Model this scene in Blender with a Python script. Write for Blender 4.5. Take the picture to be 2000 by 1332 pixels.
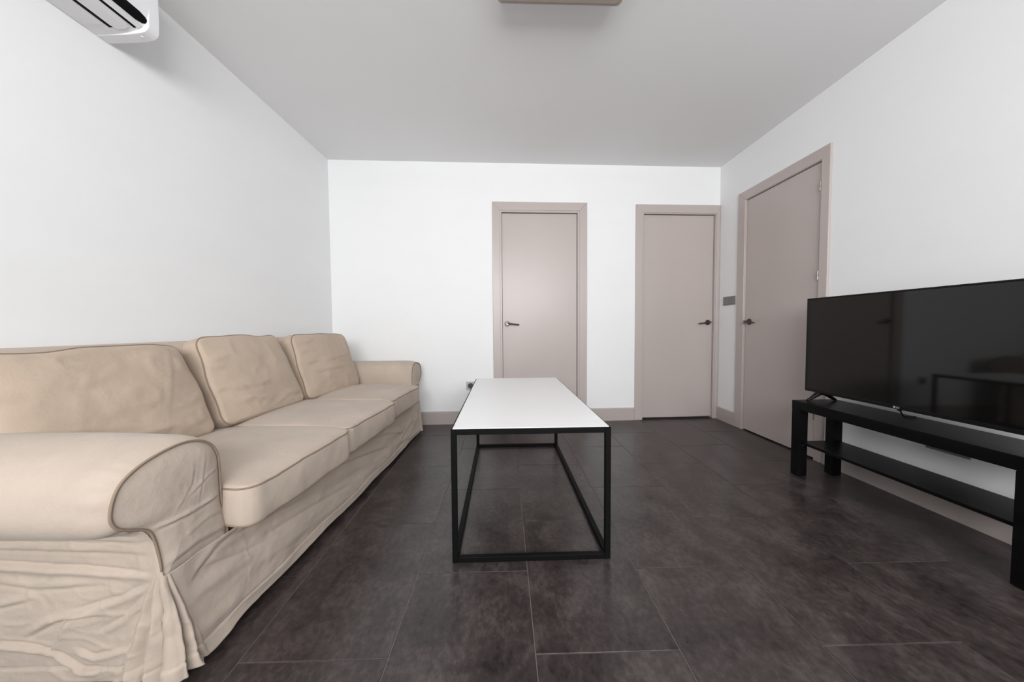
import bpy, bmesh, math
import numpy as np
from mathutils import Vector, Matrix

SC = bpy.context.scene
COL = SC.collection
for o in list(bpy.data.objects):
    bpy.data.objects.remove(o)

# ------------------------------------------------------------------ camera
FPX = 656.0
PITCH, ROLL, YAW = -0.04054, -0.00715, 0.02309
CAMH = 0.9
cam_d = bpy.data.cameras.new('camera')
cam_d.sensor_width = 36.0
cam_d.sensor_fit = 'HORIZONTAL'
cam_d.lens = FPX / 2000.0 * 36.0
cam_d.clip_start = 0.02
cam = bpy.data.objects.new('camera', cam_d)
COL.objects.link(cam)
cy, sy, cp, sp = math.cos(YAW), math.sin(YAW), math.cos(PITCH), math.sin(PITCH)
_f = Vector((sy * cp, cy * cp, sp))
_r = Vector((cy, -sy, 0))
_u = _r.cross(_f)
_r2 = math.cos(ROLL) * _r + math.sin(ROLL) * _u
_u2 = -math.sin(ROLL) * _r + math.cos(ROLL) * _u
M = Matrix((( _r2.x, _u2.x, -_f.x, 0), (_r2.y, _u2.y, -_f.y, 0), (_r2.z, _u2.z, -_f.z, CAMH), (0, 0, 0, 1)))
cam.matrix_world = M
SC.camera = cam

# ------------------------------------------------------------------ world, light, exposure
REAR = -1.75
W = bpy.data.worlds.new('sky')
SC.world = W
W.use_nodes = True
W.node_tree.nodes['Background'].inputs['Color'].default_value = (0.85, 0.92, 1.0, 1)
W.node_tree.nodes['Background'].inputs['Strength'].default_value = 1.0
ld = bpy.data.lights.new('window_daylight', 'AREA')
ld.shape = 'RECTANGLE'
ld.size, ld.size_y = 2.85, 1.02
ld.energy = 132
ld.color = (1.0, 0.998, 0.995)
lo = bpy.data.objects.new('window_daylight', ld)
COL.objects.link(lo)
lo.location = (0.34, REAR - 0.16, 1.68)
lo.rotation_euler = (math.radians(90), 0, 0)      # shines into the room, +Y
SC.view_settings.view_transform = 'Standard'
SC.view_settings.look = 'None'
SC.view_settings.gamma = 1.0
SC.view_settings.use_curve_mapping = False
SC.view_settings.exposure = 0.29

# ------------------------------------------------------------------ room numbers (metres, camera above the origin)
H, D, L, R = 2.4057, 3.1436, 1.5607, 2.0702
TL, TB = -0.02495, 0.03155
YB = D - TB * L            # far left corner
YR = D + TB * R            # far right corner

# ================================================================== helpers
def tag(o, label=None, cat=None, group=None, kind=None):
    if label: o['label'] = label
    if cat: o['category'] = cat
    if group: o['group'] = group
    if kind: o['kind'] = kind
    return o

def empty(name, loc=(0, 0, 0), rz=0.0, mat=None):
    o = bpy.data.objects.new(name, None)
    COL.objects.link(o)
    o.empty_display_size = 0.1
    if mat is not None:
        o.matrix_world = mat
    else:
        o.location = loc
        o.rotation_euler = (0, 0, rz)
    return o

def link(name, me, mat, parent=None, smooth=False, loc=None):
    o = bpy.data.objects.new(name, me)
    COL.objects.link(o)
    if mat is not None:
        me.materials.append(mat)
    if parent is not None:
        o.parent = parent
    if loc is not None:
        o.location = loc
    if smooth:
        for p in me.polygons:
            p.use_smooth = True
    return o

def mesh_np(name, V, F, mat, parent=None, smooth=True):
    me = bpy.data.meshes.new(name)
    me.from_pydata([tuple(v) for v in np.asarray(V, float)], [], [tuple(int(i) for i in f) for f in F])
    me.validate()
    me.update()
    return link(name, me, mat, parent, smooth)

def bm_obj(name, bm, mat, parent=None, smooth=False, bevel=0.0, seg=2):
    bmesh.ops.recalc_face_normals(bm, faces=bm.faces)
    if bevel:
        bmesh.ops.bevel(bm, geom=[e for e in bm.edges if len(e.link_faces) == 2 and e.calc_face_angle(0) > 0.5],
                        offset=bevel, segments=seg, profile=0.5, affect='EDGES')
        bmesh.ops.recalc_face_normals(bm, faces=bm.faces)
    me = bpy.data.meshes.new(name)
    bm.to_mesh(me)
    bm.free()
    o = link(name, me, mat, parent, smooth)
    return o

def add_box(bm, x0, x1, y0, y1, z0, z1):
    vs = [bm.verts.new((x, y, z)) for x in (x0, x1) for y in (y0, y1) for z in (z0, z1)]
    for f in ((0, 1, 3, 2), (4, 6, 7, 5), (0, 4, 5, 1), (2, 3, 7, 6), (0, 2, 6, 4), (1, 5, 7, 3)):
        bm.faces.new([vs[i] for i in f])

def box(name, x0, x1, y0, y1, z0, z1, mat, parent=None, bevel=0.0, seg=2):
    bm = bmesh.new()
    add_box(bm, x0, x1, y0, y1, z0, z1)
    return bm_obj(name, bm, mat, parent, bevel=bevel, seg=seg)

def prism(name, pts, y0, y1, mat, parent=None, bevel=0.0, seg=2, axis='y'):
    """polygon pts (a, b) swept between y0 and y1; axis y: (a, y, b); axis x: (x, a, b); axis z: (a, b, z)"""
    bm = bmesh.new()
    def P(a, b, t):
        return {'y': (a, t, b), 'x': (t, a, b), 'z': (a, b, t)}[axis]
    A = [bm.verts.new(P(a, b, y0)) for a, b in pts]
    B = [bm.verts.new(P(a, b, y1)) for a, b in pts]
    bm.faces.new(A)
    bm.faces.new(B)
    n = len(pts)
    for i in range(n):
        bm.faces.new((A[i], A[(i + 1) % n], B[(i + 1) % n], B[i]))
    return bm_obj(name, bm, mat, parent, bevel=bevel, seg=seg)

def cylinder(name, r, p0, p1, mat, parent=None, n=24, r2=None, bevel=0.0):
    p0, p1 = Vector(p0), Vector(p1)
    d = (p1 - p0).normalized()
    a = d.orthogonal().normalized()
    b = d.cross(a)
    bm = bmesh.new()
    r2 = r if r2 is None else r2
    A = [bm.verts.new(p0 + r * (math.cos(t) * a + math.sin(t) * b)) for t in [2 * math.pi * i / n for i in range(n)]]
    B = [bm.verts.new(p1 + r2 * (math.cos(t) * a + math.sin(t) * b)) for t in [2 * math.pi * i / n for i in range(n)]]
    bm.faces.new(A)
    bm.faces.new(B)
    for i in range(n):
        bm.faces.new((A[i], A[(i + 1) % n], B[(i + 1) % n], B[i]))
    return bm_obj(name, bm, mat, parent, bevel=bevel)

def tube(name, pts, r, mat, parent=None, closed=False, n=8, radii=None, flat=1.0):
    P = [Vector(p) for p in pts]
    m = len(P)
    V, F = [], []
    nrm = None
    for i in range(m):
        if closed:
            t = (P[(i + 1) % m] - P[i - 1]).normalized()
        else:
            t = (P[min(i + 1, m - 1)] - P[max(i - 1, 0)]).normalized()
        if nrm is None:
            nrm = t.orthogonal().normalized()
        else:
            nrm = (nrm - t * nrm.dot(t)).normalized()
        b = t.cross(nrm)
        rr = radii[i] if radii is not None else r
        for k in range(n):
            a = 2 * math.pi * k / n
            V.append(P[i] + rr * (math.cos(a) * nrm + flat * math.sin(a) * b))
    for i in range(m if closed else m - 1):
        j = (i + 1) % m
        for k in range(n):
            F.append((i * n + k, i * n + (k + 1) % n, j * n + (k + 1) % n, j * n + k))
    if not closed:
        F.append(tuple(range(n))[::-1])
        F.append(tuple((m - 1) * n + k for k in range(n)))
    return mesh_np(name, V, F, mat, parent, smooth=True)

# --- numpy value noise
def _hash(i, j, seed):
    n = (i.astype(np.int64) * 374761393 + j.astype(np.int64) * 668265263 + seed * 1442695041) & 0x7fffffff
    n = ((n ^ (n >> 13)) * 1274126177) & 0x7fffffff
    return ((n ^ (n >> 16)) & 0xffff) / 32767.5 - 1.0

def vnoise(u, v, seed=0):
    u = np.asarray(u, float); v = np.asarray(v, float)
    i = np.floor(u); j = np.floor(v)
    a = u - i; b = v - j
    a = a * a * a * (a * (6 * a - 15) + 10); b = b * b * b * (b * (6 * b - 15) + 10)
    h00 = _hash(i, j, seed); h10 = _hash(i + 1, j, seed); h01 = _hash(i, j + 1, seed); h11 = _hash(i + 1, j + 1, seed)
    return (h00 * (1 - a) + h10 * a) * (1 - b) + (h01 * (1 - a) + h11 * a) * b

def fbm(u, v, seed=0, oct=3):
    s, amp, f = 0, 1.0, 1.0
    for k in range(oct):
        s = s + amp * vnoise(u * f + 17.3 * k, v * f + 5.1 * k, seed + k)
        amp *= 0.5; f *= 2.03
    return s

def ridge(u, v, seed=0):
    """thin soft creases, 0..1"""
    n = vnoise(u, v, seed) + 0.4 * vnoise(2.1 * u + 3, 2.1 * v + 7, seed + 9)
    return np.exp(-(n / 0.13) ** 2)

def seg_dist(u, v, poly):
    """distance to a polyline, its signed side, and position along it 0..1"""
    best = np.full(np.shape(u), 1e9); side = np.zeros(np.shape(u)); pos = np.zeros(np.shape(u))
    n = len(poly) - 1
    for k in range(n):
        (ax, ay), (bx, by) = poly[k], poly[k + 1]
        dx, dy = bx - ax, by - ay
        l2 = dx * dx + dy * dy
        t = np.clip(((u - ax) * dx + (v - ay) * dy) / l2, 0, 1)
        ex, ey = u - (ax + t * dx), v - (ay + t * dy)
        d = np.hypot(ex, ey)
        m = d < best
        best = np.where(m, d, best)
        side = np.where(m, np.sign(dx * ey - dy * ex), side)
        pos = np.where(m, (k + t) / n, pos)
    return best, side, pos

def creases(u, v, lst):
    """lst of (polyline, ridge height, width): a soft ridge with a sharper hollow on one side"""
    out = np.zeros(np.shape(u))
    for poly, amp, w in lst:
        d, s, pos = seg_dist(u, v, poly)
        x = d * s / w
        fade = np.clip(4 * np.minimum(pos + 0.08, 1.08 - pos), 0, 1)
        out = out + amp * fade * (np.exp(-(x - 0.7) ** 2) - 0.9 * np.exp(-((x + 0.35) / 0.55) ** 2))
    return out

# ================================================================== materials
def new_mat(name):
    m = bpy.data.materials.new(name)
    m.use_nodes = True
    nt = m.node_tree
    return m, nt, nt.nodes['Principled BSDF']

def N(nt, t, **kw):
    n = nt.nodes.new(t)
    for k, v in kw.items():
        if k in n.inputs:
            n.inputs[k].default_value = v
        else:
            setattr(n, k, v)
    return n

def ramp(nt, fac, stops):
    n = nt.nodes.new('ShaderNodeValToRGB')
    e = n.color_ramp.elements
    while len(e) < len(stops):
        e.new(0.5)
    for el, (p, c) in zip(e, stops):
        el.position = p
        el.color = (*c, 1)
    nt.links.new(fac, n.inputs['Fac'])
    return n.outputs['Color']

def bump(nt, bs, height, strength, dist=0.002, prev=None):
    b = N(nt, 'ShaderNodeBump', Strength=strength, Distance=dist)
    nt.links.new(height, b.inputs['Height'])
    if prev is not None:
        nt.links.new(prev, b.inputs['Normal'])
    nt.links.new(b.outputs['Normal'], bs.inputs['Normal'])
    return b.outputs['Normal']

def coords(nt, kind='Object', scale=(1, 1, 1), loc=None):
    tc = nt.nodes.new('ShaderNodeTexCoord')
    mp = nt.nodes.new('ShaderNodeMapping')
    mp.inputs['Scale'].default_value = scale
    nt.links.new(tc.outputs[kind], mp.inputs['Vector'])
    return mp.outputs['Vector']

def noise(nt, vec, scale, detail=3, rough=0.5):
    n = N(nt, 'ShaderNodeTexNoise', Scale=scale, Detail=detail, Roughness=rough)
    if vec is not None:
        nt.links.new(vec, n.inputs['Vector'])
    return n.outputs['Fac']

def plain(name, col, rough=0.5, metal=0.0, var=0.06, scale=6, bump_s=0.0, bump_scale=200, spec=0.5, stretch=(1, 1, 1)):
    m, nt, bs = new_mat(name)
    v = coords(nt, 'Object', stretch)
    c = ramp(nt, noise(nt, v, scale), [(0.3, tuple(x * (1 - var) for x in col)), (0.7, tuple(min(1, x * (1 + var)) for x in col))])
    nt.links.new(c, bs.inputs['Base Color'])
    bs.inputs['Roughness'].default_value = rough
    bs.inputs['Metallic'].default_value = metal
    bs.inputs['Specular IOR Level'].default_value = spec
    if bump_s:
        bump(nt, bs, noise(nt, v, bump_scale, 2), bump_s, 0.001)
    return m

M_WALL = plain('white_wall_paint', (0.852, 0.859, 0.864), 0.62, var=0.008, scale=2, bump_s=0.06, bump_scale=45, stretch=(1, 1, 3), spec=0.3)
M_CEIL = plain('ceiling_paint', (0.855, 0.852, 0.858), 0.8, var=0.01, scale=1.5, bump_s=0.05, bump_scale=60, spec=0.2)
M_TAUPE = plain('taupe_door_paint', (0.485, 0.425, 0.405), 0.34, var=0.02, scale=3, bump_s=0.05, bump_scale=40, stretch=(1, 1, 0.25))
M_BOARD = plain('taupe_board_paint', (0.46, 0.405, 0.385), 0.4, var=0.02, scale=3, bump_s=0.05, bump_scale=60)
M_METAL = plain('dark_bronzed_steel', (0.10, 0.082, 0.072), 0.36, metal=0.85, var=0.08, scale=40)
M_STEEL = plain('brushed_hinge_steel', (0.40, 0.37, 0.34), 0.42, metal=1.0, var=0.05, scale=40)
M_BLACKM = plain('black_powder_coat', (0.004, 0.004, 0.0043), 0.55, var=0.1, scale=60, bump_s=0.08, bump_scale=700, spec=0.10)
M_TABLE = plain('white_laminate', (0.82, 0.82, 0.82), 0.38, var=0.006, scale=5)
M_BENCH = plain('black_brown_foil', (0.004, 0.0039, 0.004), 0.33, var=0.25, scale=8, spec=0.14, bump_s=0.12, bump_scale=90, stretch=(3, 0.4, 3))
M_PLASTIC = plain('white_plastic', (0.80, 0.80, 0.82), 0.35, var=0.006, scale=5)
M_SHADOWP = plain('black_slot_plastic', (0.003, 0.003, 0.004), 0.6, var=0.1, spec=0.1)
M_PLATE = plain('grey_switch_plastic', (0.20, 0.19, 0.185), 0.4, var=0.04, scale=20)
M_PLATE3 = plain('pale_grey_socket_plastic', (0.50, 0.49, 0.485), 0.4, var=0.03, scale=20)
M_PLATE2 = plain('dark_switch_plastic', (0.05, 0.048, 0.047), 0.4, var=0.04, scale=20)
M_TVB = plain('tv_black_plastic', (0.005, 0.005, 0.0055), 0.4, var=0.1, scale=30, spec=0.2)
M_LOGO = plain('tv_logo_silver', (0.55, 0.55, 0.55), 0.35, var=0.02)
M_LAMP = plain('brown_lamp_shade', (0.44, 0.37, 0.34), 0.6, var=0.04, scale=10)
M_LAMPD = plain('smoked_lamp_diffuser', (0.36, 0.31, 0.28), 0.45, var=0.02, scale=10)
M_GROUT = plain('pale_tile_joint', (0.19, 0.163, 0.153), 0.7, var=0.15, scale=30)
M_FRAMEW = plain('white_window_frame', (0.8, 0.8, 0.8), 0.4, var=0.01)
M_UNDER = plain('dark_sofa_underside', (0.02, 0.018, 0.016), 0.9, var=0.1)

def tv_glass():
    m, nt, bs = new_mat('tv_screen_glass')
    v = coords(nt)
    c = ramp(nt, noise(nt, v, 3), [(0.3, (0.0045, 0.0043, 0.0043)), (0.7, (0.006, 0.0058, 0.0056))])
    nt.links.new(c, bs.inputs['Base Color'])
    bs.inputs['Roughness'].default_value = 0.05
    bs.inputs['Specular IOR Level'].default_value = 0.4
    return m
M_SCREEN = tv_glass()

def clear_glass():
    m, nt, bs = new_mat('window_glass')
    out = nt.nodes['Material Output']
    tr = nt.nodes.new('ShaderNodeBsdfTransparent')
    gl = N(nt, 'ShaderNodeBsdfGlossy', Roughness=0.02)
    fr = N(nt, 'ShaderNodeFresnel', IOR=1.3)
    mx = nt.nodes.new('ShaderNodeMixShader')
    nt.links.new(fr.outputs[0], mx.inputs[0])
    nt.links.new(tr.outputs[0], mx.inputs[1])
    nt.links.new(gl.outputs[0], mx.inputs[2])
    nt.links.new(mx.outputs[0], out.inputs['Surface'])
    return m
M_GLASS = clear_glass()

def tile_mat():
    m, nt, bs = new_mat('dark_stone_effect_tile')
    tc = nt.nodes.new('ShaderNodeTexCoord')
    oi = nt.nodes.new('ShaderNodeObjectInfo')
    ad = nt.nodes.new('ShaderNodeVectorMath'); ad.operation = 'MULTIPLY_ADD'
    cb = nt.nodes.new('ShaderNodeCombineXYZ')
    nt.links.new(oi.outputs['Random'], cb.inputs['X'])
    nt.links.new(oi.outputs['Random'], cb.inputs['Y'])
    ad.inputs[1].default_value = (37.0, 53.0, 11.0)
    nt.links.new(cb.outputs[0], ad.inputs[0])
    nt.links.new(tc.outputs['Object'], ad.inputs[2])
    mp = nt.nodes.new('ShaderNodeMapping'); mp.inputs['Scale'].default_value = (1.0, 0.66, 1)
    nt.links.new(ad.outputs[0], mp.inputs['Vector'])
    v = mp.outputs['Vector']
    n1 = noise(nt, v, 8.5, 7, 0.64)
    n2 = noise(nt, v, 60, 4, 0.65)
    mx = N(nt, 'ShaderNodeMix', Factor=0.42); mx.data_type = 'FLOAT'
    nt.links.new(n1, mx.inputs[2]); nt.links.new(n2, mx.inputs[3])
    c = ramp(nt, mx.outputs[0], [(0.355, (0.0165, 0.0118, 0.0115)), (0.5, (0.043, 0.0330, 0.0318)), (0.645, (0.085, 0.069, 0.066))])
    nt.links.new(c, bs.inputs['Base Color'])
    r = N(nt, 'ShaderNodeMapRange'); r.inputs['To Min'].default_value = 0.22; r.inputs['To Max'].default_value = 0.40
    nt.links.new(n1, r.inputs['Value']); nt.links.new(r.outputs[0], bs.inputs['Roughness'])
    bs.inputs['Specular IOR Level'].default_value = 0.5
    bump(nt, bs, n2, 0.16, 0.0012)
    return m
M_TILE = tile_mat()

def fabric(name, col, stain=False):
    m, nt, bs = new_mat(name)
    v = coords(nt, 'Object')
    n1 = noise(nt, v, 5, 4, 0.6)
    c = ramp(nt, n1, [(0.3, tuple(x * 0.93 for x in col)), (0.7, tuple(x * 1.06 for x in col))])
    if stain:
        s = ramp(nt, noise(nt, v, 3.1, 3, 0.6), [(0.60, (0, 0, 0)), (0.76, (0.5, 0.5, 0.5))])
        mx = nt.nodes.new('ShaderNodeMix'); mx.data_type = 'RGBA'
        nt.links.new(s, mx.inputs[0]); nt.links.new(c, mx.inputs[6])
        mx.inputs[7].default_value = (col[0] * 0.98, col[1] * 0.86, col[2] * 0.72, 1)
        c = mx.outputs[2]
    nt.links.new(c, bs.inputs['Base Color'])
    bs.inputs['Roughness'].default_value = 0.95
    bs.inputs['Specular IOR Level'].default_value = 0.15
    bs.inputs['Sheen Weight'].default_value = 0.12
    bs.inputs['Sheen Roughness'].default_value = 0.5
    w1 = N(nt, 'ShaderNodeTexWave', Scale=210, Distortion=1.5, Detail=1); w1.bands_direction = 'Y'
    w2 = N(nt, 'ShaderNodeTexWave', Scale=210, Distortion=1.5, Detail=1); w2.bands_direction = 'Z'
    nt.links.new(v, w1.inputs['Vector']); nt.links.new(v, w2.inputs['Vector'])
    a = nt.nodes.new('ShaderNodeMath'); a.operation = 'ADD'
    nt.links.new(w1.outputs['Fac'], a.inputs[0]); nt.links.new(w2.outputs['Fac'], a.inputs[1])
    b1 = bump(nt, bs, a.outputs[0], 0.05, 0.0005)
    bump(nt, bs, noise(nt, v, 30, 5, 0.68), 0.42, 0.005, prev=b1)
    return m
LIN = (0.475, 0.397, 0.333)
M_FAB = fabric('beige_linen', LIN)
M_FABS = fabric('tan_worn_linen_faintly_stained', (0.475, 0.378, 0.298), stain=True)
M_FABB = fabric('tan_worn_linen', (0.475, 0.380, 0.302))
M_PIPE = plain('shade_brown_linen_piping', (0.27, 0.205, 0.155), 0.95, var=0.06, scale=30, spec=0.1)  # browner than the cover: contact shadow along the seams put into the colour

# ================================================================== room shell
def frame(origin, xdir, ydir):
    x = Vector(xdir).normalized(); y = Vector(ydir).normalized(); z = Vector((0, 0, 1))
    o = Vector(origin)
    return Matrix(((x.x, y.x, z.x, o.x), (x.y, y.y, z.y, o.y), (x.z, y.z, z.z, o.z), (0, 0, 0, 1)))

# local x runs to the viewer's left along the wall, local y points into the room
FB = frame((0, D, 0), (-1, -TB, 0), (TB, -1, 0))
FR = frame((R, 0, 0), (0, 1, 0), (-1, 0, 0))
FL = frame((-L, YB, 0), (TL, -1, 0), (1, TL, 0))
FQ = frame((0, REAR, 0), (1, 0, 0), (0, 1, 0))
NB = math.hypot(1, TB)

def wall(name, fr, u0, u1, openings, label, through=False, T=0.12, niche=0.07):
    us = sorted(set([u0, u1] + [q for o in openings for q in o[:2]]))
    zs = sorted(set([0.0, H] + [q for o in openings for q in o[2:]]))
    def solid(i, k):
        if i < 0 or k < 0 or i >= len(us) - 1 or k >= len(zs) - 1:
            return False
        cu, cz = (us[i] + us[i + 1]) / 2, (zs[k] + zs[k + 1]) / 2
        return not any(o[0] < cu < o[1] and o[2] < cz < o[3] for o in openings)
    bm = bmesh.new()
    back = -T if through else -niche
    def q(*p):
        bm.faces.new([bm.verts.new(x) for x in p])
    for i in range(len(us) - 1):
        for k in range(len(zs) - 1):
            a, b, c, d = us[i], us[i + 1], zs[k], zs[k + 1]
            if solid(i, k):
                q((a, 0, c), (a, 0, d), (b, 0, d), (b, 0, c))
                if through:
                    q((a, -T, c), (b, -T, c), (b, -T, d), (a, -T, d))
                for (ii, kk, e) in ((i - 1, k, (a, c, a, d)), (i + 1, k, (b, c, b, d)), (i, k - 1, (a, c, b, c)), (i, k + 1, (a, d, b, d))):
                    if not solid(ii, kk):
                        q((e[0], 0, e[1]), (e[2], 0, e[3]), (e[2], back, e[3]), (e[0], back, e[1]))
            elif not through:
                q((a, back, c), (a, back, d), (b, back, d), (b, back, c))
    if not through:
        add_box(bm, u0, u1, -T, -niche - 0.001, 0, H)
    bmesh.ops.remove_doubles(bm, verts=bm.verts, dist=1e-5)
    o = bm_obj(name, bm, M_WALL)
    o.matrix_world = fr
    tag(o, label, 'wall', kind='structure')
    return o

# door data: local u of leaf, leaf top, casing outer
D1 = dict(fr=FB, u0=-0.689 * NB, u1=0.013 * NB, c0=-0.781 * NB, c1=0.102 * NB, j=0.025)
D2 = dict(fr=FB, u0=-2.020 * NB, u1=-1.327 * NB, c0=-2.066 * NB, c1=-1.247 * NB, j=0.018)
D3 = dict(fr=FR, u0=2.171, u1=2.842, c0=2.105, c1=2.936, j=0.012)
for d, top in ((D1, 1.956), (D2, 1.956), (D3, 1.960)):
    d['zt'] = top
def opening(d):
    return (d['u0'] - d['j'], d['u1'] + d['j'], 0.0, d['zt'] + d['j'])

wall('wall_back', FB, -R * NB, L * NB, [opening(D1), opening(D2)], 'bright white end wall holding two taupe doors')
wall('wall_right', FR, REAR, YR, [opening(D3)], 'white wall on the right behind the television')
wall('wall_left', FL, 0, (YB - REAR) * math.hypot(1, TL), [], 'white wall on the left behind the sofa')
wx0 = -L + TL * (YB - REAR)
wall('wall_rear', FQ, wx0, R, [(-1.10, 1.78, 1.12, 2.24)], 'white wall behind the camera with a wide window', through=True)

# ceiling slab
o = box('ceiling', -1.9, 2.3, REAR - 0.15, 3.4, H, H + 0.1, M_CEIL)
tag(o, 'plain light grey painted ceiling', 'ceiling', kind='structure')

# floor: base carrying pale joints, tiles laid in half bond
o = box('floor', -1.9, 2.3, REAR - 0.15, 3.4, -0.06, -0.0022, M_GROUT)
tag(o, 'floor of dark brown stone-effect tiles with thin pale joints', 'floor', kind='structure')
FLOOR = o
PX, PY, GAP = 0.4035, 0.635, 0.0025
def tile_mesh(w, l):
    bm = bmesh.new()
    add_box(bm, -w / 2, w / 2, -l / 2, l / 2, -0.012, 0)
    bmesh.ops.recalc_face_normals(bm, faces=bm.faces)
    bmesh.ops.bevel(bm, geom=[e for e in bm.edges if all(v.co.z > -0.001 for v in e.verts)], offset=0.0009, segments=1, affect='EDGES')
    me = bpy.data.meshes.new('tile')
    bm.to_mesh(me); bm.free()
    me.materials.append(M_TILE)
    return me
cache = {}
for c in range(-3, 8):
    xa, xb = -0.7275 + PX * c, -0.7275 + PX * (c + 1)
    xa, xb = max(xa, -1.72), min(xb, R + 0.02)
    if xb - xa < 0.03:
        continue
    y = 0.887 if c % 2 == 0 else 1.2045
    y -= PY * 5
    while y < 3.3:
        ya, yb = max(y, REAR - 0.05), min(y + PY, 3.26)
        if yb - ya > 0.03:
            key = (round(xb - xa - GAP, 4), round(yb - ya - GAP, 4))
            if key not in cache:
                cache[key] = tile_mesh(*key)
            t = bpy.data.objects.new('tile', cache[key])
            COL.objects.link(t)
            t.parent = FLOOR
            t.location = ((xa + xb) / 2, (ya + yb) / 2, 0)
        y += PY

# skirting boards
def skirting(name, fr, u0, u1, label):
    o = prism(name, [(0, 0), (0.013, 0), (0.013, 0.114), (0.009, 0.121), (0, 0.121)], u0, u1, M_BOARD, axis='x')
    # prism axis x: (t, a, b) -> local x = u, local y = depth, z
    o.matrix_world = fr
    tag(o, label, 'baseboard', kind='structure')
skirting('baseboard_back', FB, D1['c1'] + 0.001, L * NB - 0.014, 'taupe skirting board between the sofa and the middle door')
skirting('baseboard_back', FB, D2['c1'] + 0.001, D1['c0'] - 0.001, 'short taupe skirting board between the two end wall doors')
skirting('baseboard_right', FR, D3['c1'] + 0.001, YR - 0.002, 'tiny taupe skirting board under the grey light switch')
skirting('baseboard_right', FR, REAR, D3['c0'] - 0.001, 'taupe skirting board running along behind the black bench')
skirting('baseboard_left', FL, 0, (YB - REAR) * 1.0, 'taupe skirting board hidden behind the sofa')

# ------------------------------------------------------------------ doors
def make_handle(parent, u, z, y0, s):
    """lever handle, lever pointing in local direction s along the wall"""
    h = cylinder('door_handle', 0.0255, (u, y0, z), (u, y0 + 0.008, z), M_METAL, parent, n=32, bevel=0.002)
    h['label'] = 'dark metal lever handle on a round rose'
    cylinder('neck', 0.010, (u, y0 + 0.008, z), (u, y0 + 0.046, z), M_METAL, h, n=20)
    pts, rad = [], []
    for k in range(13):
        t = k / 12
        pts.append((u + s * (-0.008 + 0.118 * t), y0 + 0.044 + 0.006 * math.sin(math.pi * t), z + 0.006 * math.cos(math.pi * t) - 0.003))
        rad.append(0.0095 * (1 - 0.25 * t) if 0 < k < 12 else 0.006)
    tube('lever', pts, 0.009, M_METAL, h, n=12, radii=rad, flat=0.75)
    cylinder('keyhole_cover', 0.011, (u, y0 + 0.046, z), (u, y0 + 0.050, z), M_STEEL, h, n=20)

def make_door(name, d, label, handle_u, lever, recess, hinges=(), gapb=0.010):
    e = empty(name, mat=d['fr'])
    tag(e, label, 'door', kind='structure')
    u0, u1, c0, c1, zt, j = d['u0'], d['u1'], d['c0'], d['c1'], d['zt'], d['j']
    ct = zt + j + (2.050 - 1.956 - 0.022)
    ia, ib, it = u0 - j + 0.004, u1 + j - 0.004, zt + j - 0.004       # inner edge of the casing
    P = 0.015
    cb = dict(bevel=0.0025, seg=2)
    prism('casing', [(c0, 0), (ia, 0), (ia, it), (c0, ct)], 0.0, P, M_TAUPE, e, **cb)
    prism('casing', [(ib, 0), (c1, 0), (c1, ct), (ib, it)], 0.0, P, M_TAUPE, e, **cb)
    prism('casing', [(c0, ct), (ia, it), (ib, it), (c1, ct)], 0.0, P, M_TAUPE, e, **cb)
    # lining of the opening with a stop
    y0, y1 = -0.062, P - 0.006
    box('jamb', u0 - j + 0.0005, u0 - 0.003, y0, y1, 0, zt + j - 0.001, M_TAUPE, e, bevel=0.001, seg=1)
    box('jamb', u1 + 0.003, u1 + j - 0.0005, y0, y1, 0, zt + j - 0.001, M_TAUPE, e, bevel=0.001, seg=1)
    box('jamb', u0 - 0.003, u1 + 0.003, y0, y1, zt + 0.004, zt + j - 0.0005, M_TAUPE, e, bevel=0.001, seg=1)
    leaf = box('door_leaf', u0, u1, -0.055, P - recess, gapb, zt, M_TAUPE, e, bevel=0.0015, seg=2)
    make_handle(leaf, handle_u, 0.934, P - recess, lever)
    for (hu, hz) in hinges:
        hg = cylinder('hinge', 0.0048, (hu, P - 0.001, hz - 0.030), (hu, P - 0.001, hz - 0.001), M_STEEL, e, n=14, bevel=0.001)
        hg['label'] = 'small steel hinge barrel'
        cylinder('hinge_pin', 0.0048, (hu, P - 0.001, hz + 0.001), (hu, P - 0.001, hz + 0.030), M_STEEL, hg, n=14, bevel=0.001)
    return e

make_door('door_1', D1, 'closed flat taupe door behind the coffee table', -0.030, -1, 0.026)
make_door('door_2', D2, 'closed flat taupe door in the far right corner', -1.974, 1, 0.028, gapb=0.018)
make_door('door_3', D3, 'closed flat taupe door on the right wall beside the television', 2.792, -1, 0.016,
          hinges=((2.169, 1.800), (2.169, 1.226), (2.169, 0.30)))

# ------------------------------------------------------------------ window behind the camera
e = empty('window_1', mat=FQ)
tag(e, 'wide white framed window behind the camera letting daylight in', 'window', kind='structure')
a0, a1, b0, b1 = -1.10, 1.78, 1.12, 2.24
for nm, q in (('window_frame', (a0, a1, b0, b0 + 0.06)), ('window_frame', (a0, a1, b1 - 0.06, b1)),
              ('window_frame', (a0, a0 + 0.06, b0 + 0.06, b1 - 0.06)), ('window_frame', (a1 - 0.06, a1, b0 + 0.06, b1 - 0.06)),
              ('mullion', (0.315, 0.365, b0 + 0.06, b1 - 0.06))):
    box(nm, q[0], q[1], -0.09, -0.03, q[2], q[3], M_FRAMEW, e, bevel=0.004)
box('pane', a0 + 0.05, 0.32, -0.063, -0.059, b0 + 0.05, b1 - 0.05, M_GLASS, e)
box('pane', 0.36, a1 - 0.05, -0.063, -0.059, b0 + 0.05, b1 - 0.05, M_GLASS, e)

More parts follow.
